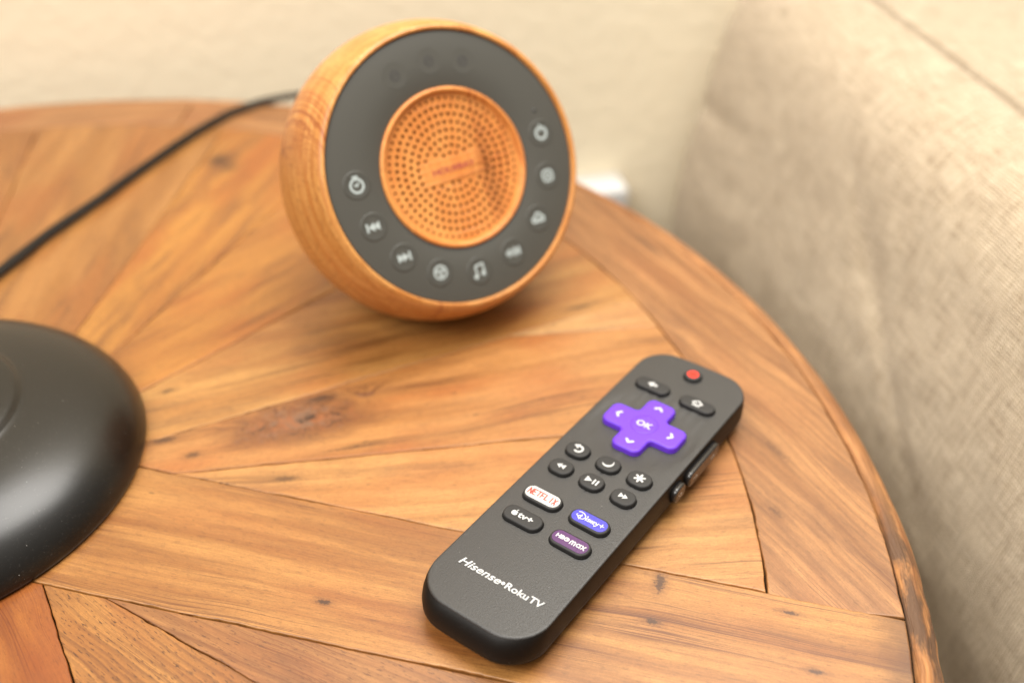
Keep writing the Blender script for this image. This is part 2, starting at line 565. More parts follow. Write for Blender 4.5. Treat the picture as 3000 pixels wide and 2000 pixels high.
# ------------------------------------------------------------------ wall
A = Vector((-0.194, 0.981, 0)).normalized()      # towards the wall
Lx = Vector((A.y, -A.x, 0))                       # along the wall to the right
WALL_D = 366
c0 = A * WALL_D
q = [c0 + Lx * -1500 + Vector((0, 0, -560)), c0 + Lx * 1500 + Vector((0, 0, -560)), c0 + Lx * 1500 + Vector((0, 0, 900)), c0 + Lx * -1500 + Vector((0, 0, 900))]
wall = mesh_obj('wall', [tuple(v) for v in q], [(0, 1, 2, 3)], M['wall'], None, False)
wall['kind'] = 'structure'

# ------------------------------------------------------------------ side table
table = thing('side_table', 'round side table of worn honey brown planks set in a wheel pattern, under the remote', 'table')


def jitter_loop(pts, step=2.2, amp=0.28, seed=0.0):
    out = []
    n = len(pts)
    for i in range(n):
        a, b = Vector(pts[i]), Vector(pts[(i + 1) % n])
        m = max(1, int((b - a).length / step))
        nr = Vector((b.y - a.y, a.x - b.x)).normalized()
        for k in range(m):
            p = a.lerp(b, k / m)
            jx = noise.noise(Vector((p.x * 0.07, p.y * 0.07, 1.0))) + noise.noise(Vector((p.x * 0.5, p.y * 0.5, 9.0))) * 0.5
            jy = noise.noise(Vector((p.x * 0.07, p.y * 0.07, 21.0))) + noise.noise(Vector((p.x * 0.5, p.y * 0.5, 29.0))) * 0.5
            out.append(p + Vector((jx, jy)) * amp)
    return out


def inset_loop(pts, d):
    out = []
    n = len(pts)
    for i in range(n):
        a, p, b = pts[i - 1], pts[i], pts[(i + 1) % n]
        e1 = (p - a).normalized()
        e2 = (b - p).normalized()
        n1 = Vector((-e1.y, e1.x))
        n2 = Vector((-e2.y, e2.x))
        m = n1 + n2
        if m.length < 1e-6:
            m = n1
        m.normalize()
        k = d / max(m.dot(n1), 0.45)
        out.append(p + m * k)
    return out


def clear_width(pts):
    """distance from each outline point straight across the board to its other side"""
    n = len(pts)
    out = []
    for i in range(n):
        t = (pts[(i + 1) % n] - pts[i - 1]).normalized()
        d = Vector((-t.y, t.x))
        p = pts[i]
        best = 50.0
        for j in range(n):
            if j in (i, (i - 1) % n):
                continue
            a, b = pts[j], pts[(j + 1) % n]
            ex, ey = b.x - a.x, b.y - a.y
            den = d.x * ey - d.y * ex
            if abs(den) < 1e-9:
                continue
            u = ((a.x - p.x) * d.y - (a.y - p.y) * d.x) / -den if False else ((a.x - p.x) * d.y - (a.y - p.y) * d.x) / den
            s_ = ((a.x - p.x) * ey - (a.y - p.y) * ex) / den
            if 0 <= u <= 1 and 1e-4 < s_ < best:
                best = s_
        out.append(best)
    return out


plank_no = [0]


def plank(poly, ang, mat, dz=0.0, gap=0.42, label=None, amp=0.28):
    """a board of the table top; polygon ccw in table mm, grain along ang (degrees)"""
    plank_no[0] += 1
    cx = sum(p[0] for p in poly) / len(poly)
    cy = sum(p[1] for p in poly) / len(poly)
    area2 = sum(poly[i - 1][0] * poly[i][1] - poly[i][0] * poly[i - 1][1] for i in range(len(poly)))
    if area2 < 0:
        poly = poly[::-1]
    o0 = jitter_loop(poly, amp=0.35)
    # a joint that opens and closes along its length
    wid = [min(1.0, w_ / 4.0) for w_ in clear_width(o0)]
    o1 = [p + (q3 - p) * w_ for p, q3, w_ in zip(o0, inset_loop(o0, 1.0), wid)]
    o0 = [p + (q3 - p) * gap * (0.25 + 1.5 * max(0.0, noise.noise(Vector((p.x * 0.05, p.y * 0.05, 4.0 + plank_no[0] * 0.8))) + 0.5 * noise.noise(Vector((p.x * 0.8, p.y * 0.8, 14.0 + plank_no[0]))) * amp / 0.28)) for p, q3 in zip(o0, o1)]
    R = Matrix.Rotation(-rad(ang), 2)
    loc = lambda p: R @ Vector((p.x - cx, p.y - cy))
    lps = []
    for (ins, z) in ((0.0, -14), (0.0, -0.6), (0.06, -0.22), (0.20, -0.06), (0.42, 0.0), (0.6, 0.0)):
        lp = o0 if ins == 0 else [p + (q3 - p) * w_ for p, q3, w_ in zip(o0, inset_loop(o0, ins), wid)]
        lps.append([(*loc(p), z) for p in lp])
    o = loft('plank', lps, mat, table)
    o.location = (cx * MM, cy * MM, dz * MM)
    o.rotation_euler = (0, 0, rad(ang))
    if label:
        o['label'] = label
    return o


def arc(r, a0, a1, step=3.0):
    n = max(2, int(abs(a1 - a0) / step))
    return [(r * cos(rad(a0 + (a1 - a0) * k / n)), r * sin(rad(a0 + (a1 - a0) * k / n))) for k in range(n + 1)]


def rin(a):
    return RI + max(0.0, a - 20) * 0.155


def arc_in(a0, a1, step=2.0):
    n = max(2, int(abs(a1 - a0) / step))
    return [(rin(a0 + (a1 - a0) * k / n) * cos(rad(a0 + (a1 - a0) * k / n)), rin(a0 + (a1 - a0) * k / n) * sin(rad(a0 + (a1 - a0) * k / n))) for k in range(n + 1)]


def line_in(px, py, ang):
    p = line_r(px, py, ang, RI)
    for _ in range(6):
        p = line_r(px, py, ang, rin(aof(p)))
    return p


def to_local(poly, ang, pts):
    cx = sum(p[0] for p in poly) / len(poly)
    cy = sum(p[1] for p in poly) / len(poly)
    c, s = cos(-rad(ang)), sin(-rad(ang))
    return [((x - cx) * c - (y - cy) * s, (x - cx) * s + (y - cy) * c) for x, y in pts]


RO = 327.4      # top boards stop here, edge band begins
RI = 286.5      # inner line of the outer ring


def line_r(px, py, ang, r):
    """point at radius r on the ray from (px,py) along ang"""
    dx, dy = cos(rad(ang)), sin(rad(ang))
    b = px * dx + py * dy
    c = px * px + py * py - r * r
    t = -b + sqrt(b * b - c)
    return (px + dx * t, py + dy * t)


def aof(p):
    return math.degrees(atan2(p[1], p[0]))


hub = (26, 36)
# the wide board between the two long seams
k1o = line_r(76, 23, -15.3, RO)
k2o = line_r(59, -29, -14.2, RO)
k1i = line_in(76, 23, -15.3)
polyK = [(-30, -6.5), (59, -29), k2o] + arc(RO, aof(k2o), aof(k1o))[1:-1] + [k1o, (78.2, 22.4), (26, 36.5), (-30, 30)]
angK = -14.6
lk = to_local(polyK, angK, [(148, -37), (252, -30), (248, -45), (290, -42), (293, -63), (309, -29), (0, 0)])
plank(polyK, angK, wood('plank_wood_wide', 1, (0.437, 0.202, 0.053), (0.278, 0.109, 0.024), (0.096, 0.031, 0.007), freq=0.40, fx=0.005, blot=0.16, line=0.75, redden=0.35, warp=2.2,
                        spots=((lk[0][0], lk[0][1], 2.6, 1.1, 0.9), (lk[1][0], lk[1][1], 1.9, 4.2, 0.85), (lk[2][0], lk[2][1], 2.6, 1.2, 0.9),
                               (lk[3][0], lk[3][1], 2.6, 0.9, 0.8), (lk[4][0], lk[4][1], 2.6, 1.0, 0.8)),
                        wear=(lk[6][0], lk[6][1], 312, 330)), dz=0.12)
# wedge boards above it, counter-clockwise
s5 = line_in(88, 19.8, 7.7)
polyJ = [(88, 19.75), k1i] + arc_in(aof(k1i), aof(s5))[1:-1] + [s5]
lj = to_local(polyJ, 5, [(127, 17), (118, 13)])
plank(polyJ, 5, wood('plank_wood_pale', 2, (0.511, 0.250, 0.076), (0.399, 0.179, 0.048), D1, freq=0.34, fx=0.007, blot=0.35, line=0.55,
                     spots=((lj[0][0], lj[0][1], 5, 1.6, 0.6),)), dz=-0.05)
s6 = line_in(76, 37, 25.8)
polyI = [(78.2, 22.4), (88, 19.75), s5] + arc_in(aof(s5), 21.5)[1:] + [(205, 99.0), (76, 37), (45, 31.5)]
li = to_local(polyI, 14, [(127, 47), (80, 37), (92, 29), (134, 60), (150, 33)])
plank(polyI, 14, wood('plank_wood_knotty', 4, (0.476, 0.216, 0.063), (0.360, 0.149, 0.038), D1, freq=0.38, fx=0.007, blot=0.30, line=0.7, redden=0.6,
                      knots=((li[0][0], li[0][1], 6.5, 1.0), (li[0][0] + 26, li[0][1] + 9, 3.5, 0.5)),
                      spots=((li[1][0], li[1][1], 5, 2.0, 0.75), (li[2][0], li[2][1], 3, 1.6, 0.7), (li[3][0], li[3][1], 6, 2.2, 0.75), (li[4][0], li[4][1], 12, .8, 0.5))), dz=0.08,
      label='board with a large dark knot')
sl2 = line_in(205, 99, 26)
polyS = [(205, 99.0)] + arc_in(21.5, aof(sl2))
plank(polyS, 15, wood('plank_wood_pinkish', 6, (0.545, 0.317, 0.123), (0.463, 0.240, 0.081), D1, freq=0.3, blot=0.2, line=0.3), dz=-0.04, gap=0.15,
      label='pale pinkish sliver of a board')
s7 = line_in(46, 88, 68.6)
s65 = line_in(60, 60, 46.5)
polyH = [(45, 31.5), (76, 37), (205, 99.0), sl2] + arc_in(aof(sl2), aof(s65))[1:-1] + [s65, (52, 52)]
lh = to_local(polyH, 22, [(235, 119), (150, 95), (74, 65)])
plank(polyH, 22, wood('plank_wood_streaked', 8, (0.503, 0.254, 0.071), (0.383, 0.167, 0.040), D1, freq=0.25, fx=0.006, blot=0.45, line=0.65,
                      spots=((lh[0][0], lh[0][1], 8, 2.0, 0.5), (lh[1][0], lh[1][1], 22, 2.2, 0.35), (lh[2][0], lh[2][1], 3, 1.5, 0.6))), dz=-0.06)
polyG = [(45, 31.5), (52, 52), s65] + arc_in(aof(s65), aof(s7))[1:-1] + [s7, (46, 88), (26, 36.5)]
lg = to_local(polyG, 47, [(100, 112), (110, 165)])
plank(polyG, 47, wood('plank_wood_amber_shaded', 9, (0.463, 0.196, 0.036), (0.352, 0.132, 0.023), D1, freq=0.26, fx=0.006, blot=0.35, line=0.6, redden=0.6,  # shade beside the lamp is put into this deeper amber tone
                      spots=((lg[0][0], lg[0][1], 16, 1.6, 0.35),)), dz=0.05)
s8 = line_in(-40, 195, 99.2)
s75 = line_in(24, 60, 84.0)
polyF = [(26, 36.5), (46, 88), s7] + arc_in(aof(s7), aof(s75))[1:-1] + [s75, (20, 44)]
lf = to_local(polyF, 76, [(53, 254), (-3, 138), (48, 240), (60, 246)])
plank(polyF, 76, wood('plank_wood_golden_shaded', 12, (0.463, 0.201, 0.035), (0.363, 0.138, 0.023), D1, freq=0.24, fx=0.005, blot=0.45, line=0.5, redden=0.65,  # board colour deepened to carry the shade near the lamp
                      knots=((lf[1][0], lf[1][1], 4.5, 0.9),),
                      spots=((lf[0][0], lf[0][1], 7, 6, 0.8), (lf[3][0], lf[3][1], 5, 4, 0.5))), dz=0.0)
polyE = [(20, 44), s75] + arc_in(aof(s75), aof(s8))[1:-1] + [s8, (-40, 195), (-14, 40)]
plank(polyE, 90, wood('plank_wood_brown', 14, (0.382, 0.171, 0.043), (0.289, 0.118, 0.024), D1, freq=0.22, fx=0.006, blot=0.4, line=0.45), dz=-0.05)
s9 = line_in(-60, 150, 124)
polyD = [(-14, 40), (-40, 195), s8] + arc_in(aof(s8), aof(s9))[1:-1] + [s9, (-50, 60)]
plank(polyD, 104, wood('plank_wood_tawny', 15, (0.347, 0.147, 0.033), (0.272, 0.105, 0.021), D1, freq=0.22, fx=0.006, blot=0.3, line=0.45), dz=0.06)
s10 = line_in(-60, 100, 145)
plank([(-50, 60), s9] + arc_in(aof(s9), aof(s10))[1:-1] + [s10, (-80, 40)], 135, wood('plank_wood_far', 16, L1, M1, D1, blot=0.3), dz=0.0)
# boards below the wide one
plank([(80, -34.3), k2o] + arc(RO, aof(k2o), -48)[1:] + [(134, -66)], -27,
      wood('plank_wood_dusky', 18, (0.324, 0.146, 0.044), (0.245, 0.096, 0.027), (0.123, 0.040, 0.010), freq=0.42, blot=0.5, line=0.6, stripe=0.5, sper=3.0, fleck=0.6), dz=-0.28,
      label='darker weathered board', amp=0.3, gap=0.14)
plank([(59, -29), (80, -34.3), (134, -66), (220, -136), (165, -228), (80, -65)], -38,
      wood('plank_wood_ribbed', 20, (0.405, 0.182, 0.043), (0.289, 0.111, 0.023), (0.110, 0.036, 0.008), freq=0.52, fx=0.009, blot=0.35, line=0.8, stripe=0.7, sper=2.3, fleck=0.8), dz=-0.2, amp=0.4,
      label='board with coarse diagonal grain')
plank([(-30, -6.5), (59, -29), (80, -65), (165, -228), (60, -250), (-60, -120)], -52,
      wood('plank_wood_wavy_shaded', 22, (0.328, 0.114, 0.020), (0.228, 0.064, 0.008), (0.120, 0.028, 0.005), freq=0.20, fx=0.012, blot=0.2, line=0.9, warp=9.0), dz=0.05,  # dark tone includes painted shade from the lamp on the near left
      label='reddish board with wavy grain')
plank([(-30, 30), (26, 36.5), (-14, 40), (-50, 60), (-80, 40), (-260, 60), (-200, -150), (-60, -120), (-30, -7)], 170,
      wood('plank_wood_hub', 23, L1, M1, D1), dz=0.0)
# outer ring boards
def ring_board(a0, a1, mat_args, ang, ri0, ri1, label=None):
    inner = arc_in(a0, a1)
    poly = arc(RO, a0, a1, 2.5) + inner[::-1]
    name, seed, kw = mat_args
    g = to_local(poly, ang, [(0, 0), (294, 0), (300, 30), (290, 60), (268, 170)])
    kw = dict(kw)
    if kw.pop('mark', False):
        kw['spots'] = ((g[1][0], g[1][1], 4, 1.2, 0.5), (g[2][0], g[2][1], 7, 1.0, 0.45), (g[3][0], g[3][1], 6, 1.2, 0.5), (g[4][0], g[4][1], 14, 1.3, 0.5))
    plank(poly, ang, wood(name, seed, (0.436, 0.206, 0.072), (0.271, 0.115, 0.036), (0.106, 0.039, 0.012), **kw), dz=0.03, label=label)


ring_board(aof(k1o) + 0.15, 53, ('ring_wood_right', 31, dict(freq=0.42, fx=0.006, blot=0.35, line=0.4, redden=0.3, mark=True, stripe=0.42, sper=3.4)), -60, RI - 1, RI + 6)
ring_board(53.1, 86, ('ring_wood_far', 34, dict(freq=0.35, fx=0.006, blot=0.35, line=0.5)), -20, RI + 6, RI + 11)
ring_board(86.1, 150, ('ring_wood_back', 36, dict(freq=0.30, fx=0.006, blot=0.35, line=0.5, redden=0.6)), 20, RI + 11, RI + 12)


def edge_fn(r, z, a):
    k = 1.0 if z > -30 else 0.3
    s = noise.noise(Vector((a * 9, z * 0.08, 2.0))) * 0.7 + noise.noise(Vector((a * 40, z * 0.2, 5.0))) * 0.35
    d = max(0.0, min(1.0, (rad(3) - a) / rad(12)))       # chipped only on the near stretch
    dz = noise.noise(Vector((a * 22, r * 0.5, 7.0))) * 0.5 * (0.3 + d)
    if r < 328.5:
        return r, z
    return r + s * k * (0.4 + d), z + dz


def edge_wood():
    w = NT('worn_edge_wood')
    p = w.coords('UV')
    x, y, z = w.split(p)
    g = w.noise(w.xyz(w.math('MULTIPLY', x, 0.03), w.math('MULTIPLY', y, 0.45), 0.0), 1.0, 4.0, 0.65, 0.4)
    b = w.noise(w.xyz(w.math('MULTIPLY', x, 0.05), w.math('MULTIPLY', y, 0.12), 4.0), 1.0, 4.0, 0.65)
    near = w.smooth(x, 25.0, -20.0)
    col = w.mix(w.smooth(g, 0.35, 0.65), (0.22, 0.085, 0.026), (0.42, 0.19, 0.065))
    dk = w.math('MULTIPLY', w.smooth(b, 0.40, 0.58), w.math('ADD', 0.25, w.math('MULTIPLY', near, 0.7)))
    col = w.mix(dk, col, (0.09, 0.045, 0.022))
    return w.set(color=col, rough=0.68, normal=w.bump(g, 0.9, 1.2))


prof = [(327.0, -12), (327.7, -3.0), (328.4, -1.3), (329.0, -0.7), (330.0, -0.35), (331.4, -0.6), (333.0, -1.4), (335.2, -3.0), (337.2, -5.6), (338.3, -9.5), (338.6, -15),
        (338.0, -23), (336.0, -29), (332, -31.5), (326, -32.5), (300, -32.5)]
ew = edge_wood()
for a0, a1 in ((-75, 45), (45.05, 165)):
    s = revolve('edge_band', prof, ew, table, n=360, a0=rad(a0), a1=rad(a1), fn=edge_fn, uv=True)
revolve('core_board', [(0.01, -2.2), (328.6, -2.2), (328.6, -31.0), (0.01, -31.0)], M['filler'], table, n=120, smooth=False)

# ------------------------------------------------------------------ remote control
RX, RY, RROT = 251.66, 25.59, -0.637
remote = thing('remote_control', 'slim black remote with purple cross pad lying on the wooden table', 'remote control', (RX, RY, 0), RROT)


def body_outline(off, bot=0.0, top=0.0, n_side=26, n_corner=12, n_end=10):
    hw = 21.0 + off
    y0 = -98.8 - off - bot
    y1 = 42.2 + off + top
    r = max(10.5 + off, 0.3)
    r = min(r, hw - 0.02)
    rb = max(12.0 + off, 0.3)
    rb = min(rb, hw - 0.02)
    pts = []

    def seg(p, q2, n):
        for k in range(n):
            t = k / n
            pts.append((p[0] + (q2[0] - p[0]) * t, p[1] + (q2[1] - p[1]) * t))

    def cor(cx, cy, rr, a0):
        for k in range(n_corner):
            a = rad(a0 + 90 * k / n_corner)
            pts.append((cx + rr * cos(a), cy + rr * sin(a)))
    seg((-hw + rb, y0), (hw - rb, y0), n_end)
    cor(hw - rb, y0 + rb, rb, -90)
    seg((hw, y0 + rb), (hw, y1 - r), n_side)
    cor(hw - r, y1 - r, r, 0)
    seg((hw - r, y1), (-hw + r, y1), n_end)
    cor(-hw + r, y1 - r, r, 90)
    seg((-hw, y1 - r), (-hw, y0 + rb), n_side)
    cor(-hw + rb, y0 + rb, rb, 180)
    # the ends are slightly bowed
    res = []
    for x, y in pts:
        bow = 1.0 * (1 - (x / 21.0) ** 2)
        if y > 30:
            y += bow * 0.9
        elif y < -86:
            y -= bow * 0.8
        res.append((x, y))
    return res


ZF = 14.55


def face_z(x, y):
    z = ZF - 0.35 * (x / 21.0) ** 2
    d = hypot(x, y)
    t = max(0.0, min(1.0, (19.6 - d) / 2.6))
    t = t * t * (3 - 2 * t)
    z -= t * (0.42 + 0.25 * max(0.0, 1 - (d / 17.0) ** 2))
    return z


loops = []
for off, z, bot in ((-3.2, 0.35, -1.0), (-2.0, 0.5, -0.4), (-1.4, 1.0, 0.2), (-0.9, 2.2, 0.9), (-0.35, 3.7, 1.7), (0.05, 4.75, 2.2)):
    loops.append(lift(body_outline(off, bot), z))
loft('bottom_shell', loops, M['casing_side'], remote, cap_top=True)
loops = []
for off, z, bot in ((-0.25, 4.95, 2.1), (0.15, 5.05, 2.35), (0.32, 6.2, 2.55), (0.42, 8.5, 2.5), (0.38, 10.8, 1.95), (0.26, 12.4, 1.2), (0.10, 13.4, 0.55), (-0.05, 13.85, 0.15)):
    loops.append(lift(body_outline(off, bot), z))
loft('side_shell', loops, M['casing_side'], remote, cap_bottom=False, cap_top=False)
loops = [lift(body_outline(-0.05, 0.15), 13.85)]
for k in range(1, 5):
    a = k / 4 * pi / 2
    o2 = body_outline(-0.05 - 0.55 * (1 - cos(a)), 0.15 * (1 - k / 4))
    loops.append([(x, y, 13.85 + (face_z(x, y) - 13.85) * sin(a)) for x, y in o2])
off = -0.6
for k in range(1, 44):
    o2 = body_outline(-0.6 - k * 0.46)
    loops.append([(x, y, face_z(x, y)) for x, y in o2])
face = loft('face_plate', loops, M['casing'], remote, cap_bottom=False, cap_top=True)

ZK = 16.0


def rr(w, h, r):
    return lambda i: rrect(w - 2 * i, h - 2 * i, r - i, 8)


def dark_paint(outline, loc):
    # flat dark ring on the face, painting the shade around the key
    zf = face_z(*loc)
    lp = outline(-0.28)
    n = len(lp)
    inner = outline(0.3)
    vs = [(x, y, face_z(x + loc[0], y + loc[1]) + 0.03) for x, y in lp] + [(x, y, face_z(x + loc[0], y + loc[1]) + 0.03) for x, y in inner]
    fs = [(i, (i + 1) % n, n + (i + 1) % n, n + i) for i in range(n)]
    return vs, fs


def add_key(name, w, h, r, loc, z1=ZK, mat='rubber', label=None, bev=0.6):
    o = key(name, rr(w, h, r), 13.2, z1, M[mat], remote, bev=bev, loc=loc, dome=0.04)
    vs, fs = dark_paint(rr(w, h, r), loc)
    g = mesh_obj('key_gap_shade', vs, fs, M['dark_paint'], o, False)
    if label:
        o['label'] = label
    return o


ZP = ZK + 0.035
# power
k = add_key('power_key', 6.6, 6.4, 3.1, (0, 34.8), 15.9, label='round power key with red top')
flat_polys('symbol_disc', [circ(0, 0, 2.05, 28)], 15.93, M['red_print'], k)
p = flat_polys('power_symbol', ribbon(circ(0, 0, 0.95, 12, rad(130), rad(410)), 0.22) + ribbon([(0, 0.35), (0, 1.2)], 0.22), 15.99, M['dark_paint'], k)
# back, home
k = add_key('back_key', 13.4, 5.9, 2.9, (-8.8, 21.0), label='back key with white left arrow')
flat_polys('arrow_symbol', [[(-2.0, 0), (0.0, -1.45), (0.0, 1.45)], [(0, -0.5), (1.7, -0.5), (1.7, 0.5), (0, 0.5)]], ZP, M['white_print'], k)
k = add_key('home_key', 13.4, 5.9, 2.9, (9.2, 21.0), label='home key with white house mark')
flat_polys('house_symbol', ribbon([(-1.8, 0.1), (0, 1.4), (1.8, 0.1)], 0.62) + ribbon([(-1.15, 0.1), (-1.15, -1.25), (1.15, -1.25), (1.15, 0.1)], 0.55) + [[(-0.35, -1.2), (0.35, -1.2), (0.35, -0.3), (-0.35, -0.3)]], ZP, M['white_print'], k)


# purple cross pad
def cross(i):
    a, ex, ey = 5.55 - i, 14.7 - i, 14.1 - i
    cs = [(-a, -ey), (a, -ey), (a, -a), (ex, -a), (ex, a), (a, a), (a, ey), (-a, ey), (-a, a), (-ex, a), (-ex, -a), (-a, -a)]
    r1, r2 = max(2.9 - i, 0.05), 1.5 + i
    return round_poly(cs, [r1, r1, r2, r1, r1, r2, r1, r1, r2, r1, r1, r2], 7)


ZC = 16.35
pad = key('cross_pad', cross, 13.2, ZC, M['purple'], remote, bev=0.95)
pad['label'] = 'purple cross shaped direction pad'
ok_r = 4.75
okk = revolve('ok_key', [(ok_r, ZC - 0.5), (ok_r, ZC - 0.05), (ok_r - 0.1, ZC + 0.08), (ok_r - 0.4, ZC + 0.16), (ok_r - 0.9, ZC + 0.16), (2.0, ZC + 0.10), (0.01, ZC + 0.08)], M['purple'], pad, 64)
okk['label'] = 'round OK key'
# groove around it
gv = revolve('ok_groove', [(ok_r + 0.05, ZC + 0.012), (ok_r + 0.32, ZC + 0.012)], plastic('dark_purple_gap', (0.12, 0.02, 0.50), 0.6), pad, 64)
text_print('ok_lettering', 'OK', ZC + 0.13, M['white_print'], pad, width=5.9, height=2.8, bold=0.022)
for dx, dy in ((0, 10.2), (0, -10.2), (10.4, 0), (-10.4, 0)):
    a = atan2(dy, dx)
    pts = [(-0.55, 1.25), (0.55, 0), (-0.55, -1.25)]
    pts = [(x * cos(a) - y * sin(a), x * sin(a) + y * cos(a)) for x, y in pts]
    flat_polys('chevron', ribbon(pts, 0.85), ZC + 0.005, M['white_print'], pad, (dx, dy))

small = [(-12, -23.2), (0, -23.2), (12, -23.2), (-12, -33.3), (0, -33.3), (12, -33.3)]
names = [('replay_key', 'key with white replay arrow'), ('sleep_key', 'key with white crescent moon'), ('options_key', 'key with white asterisk'),
         ('rewind_key', 'key with white rewind arrows'), ('play_pause_key', 'key with white play and pause marks'), ('fast_forward_key', 'key with white fast forward arrows')]
ks = []
for (x, y), (nm, lb) in zip(small, names):
    ks.append(add_key(nm, 8.5, 6.8, 3.2, (x, y), label=lb))
W = M['white_print']
flat_polys('replay_symbol', ribbon(circ(0.25, 0.0, 1.4, 16, rad(-120), rad(120)), 0.72) + [[(-2.0, 1.0), (-0.2, 0.0), (-0.3, 2.3)]] + ribbon([(-1.4, 1.15), (-0.35, 1.25)], 0.72), ZP, W, ks[0])
outer = circ(0.0, 0.25, 2.0, 24, rad(165), rad(370))
inner = circ(0.35, 0.85, 1.75, 24, rad(350), rad(170))
cres = []
mo = circ(0, 0.2, 2.0, 20, rad(175), rad(365))
mi = circ(0.1, 0.85, 1.85, 20, rad(190), rad(350))
quads = [[mo[i], mo[i + 1], mi[i + 1], mi[i]] for i in range(20)]
quads = [[(x * cos(rad(38)) - y * sin(rad(38)), x * sin(rad(38)) + y * cos(rad(38))) for x, y in qd] for qd in quads]
vsq, fsq = [], []
for qd in quads:
    b = len(vsq)
    vsq += [(x, y, ZP + 0.05) for x, y in qd]
    fsq.append((b, b + 1, b + 2, b + 3))
mesh_obj('moon_symbol', vsq, fsq, W, ks[1], False)
flat_polys('asterisk_symbol', sum([ribbon([(1.65 * cos(rad(a)), 1.65 * sin(rad(a))), (-1.65 * cos(rad(a)), -1.65 * sin(rad(a)))], 0.72) for a in (90, 30, 150)], []), ZP, W, ks[2])
flat_polys('rewind_symbol', [[(-1.6, 0), (0, -1.1), (0, 1.1)], [(-0.1, 0), (1.5, -1.1), (1.5, 1.1)]], ZP, W, ks[3])
flat_polys('play_symbol', [[(0.1, 0), (-2.2, 1.25), (-2.2, -1.25)], [(0.55, -1.15), (1.15, -1.15), (1.15, 1.15), (0.55, 1.15)], [(1.75, -1.15), (2.35, -1.15), (2.35, 1.15), (1.75, 1.15)]], ZP, W, ks[4])
flat_polys('forward_symbol', [[(0.1, 0), (-1.5, 1.1), (-1.5, -1.1)], [(1.6, 0), (0.0, 1.1), (0.0, -1.1)]], ZP, W, ks[5])

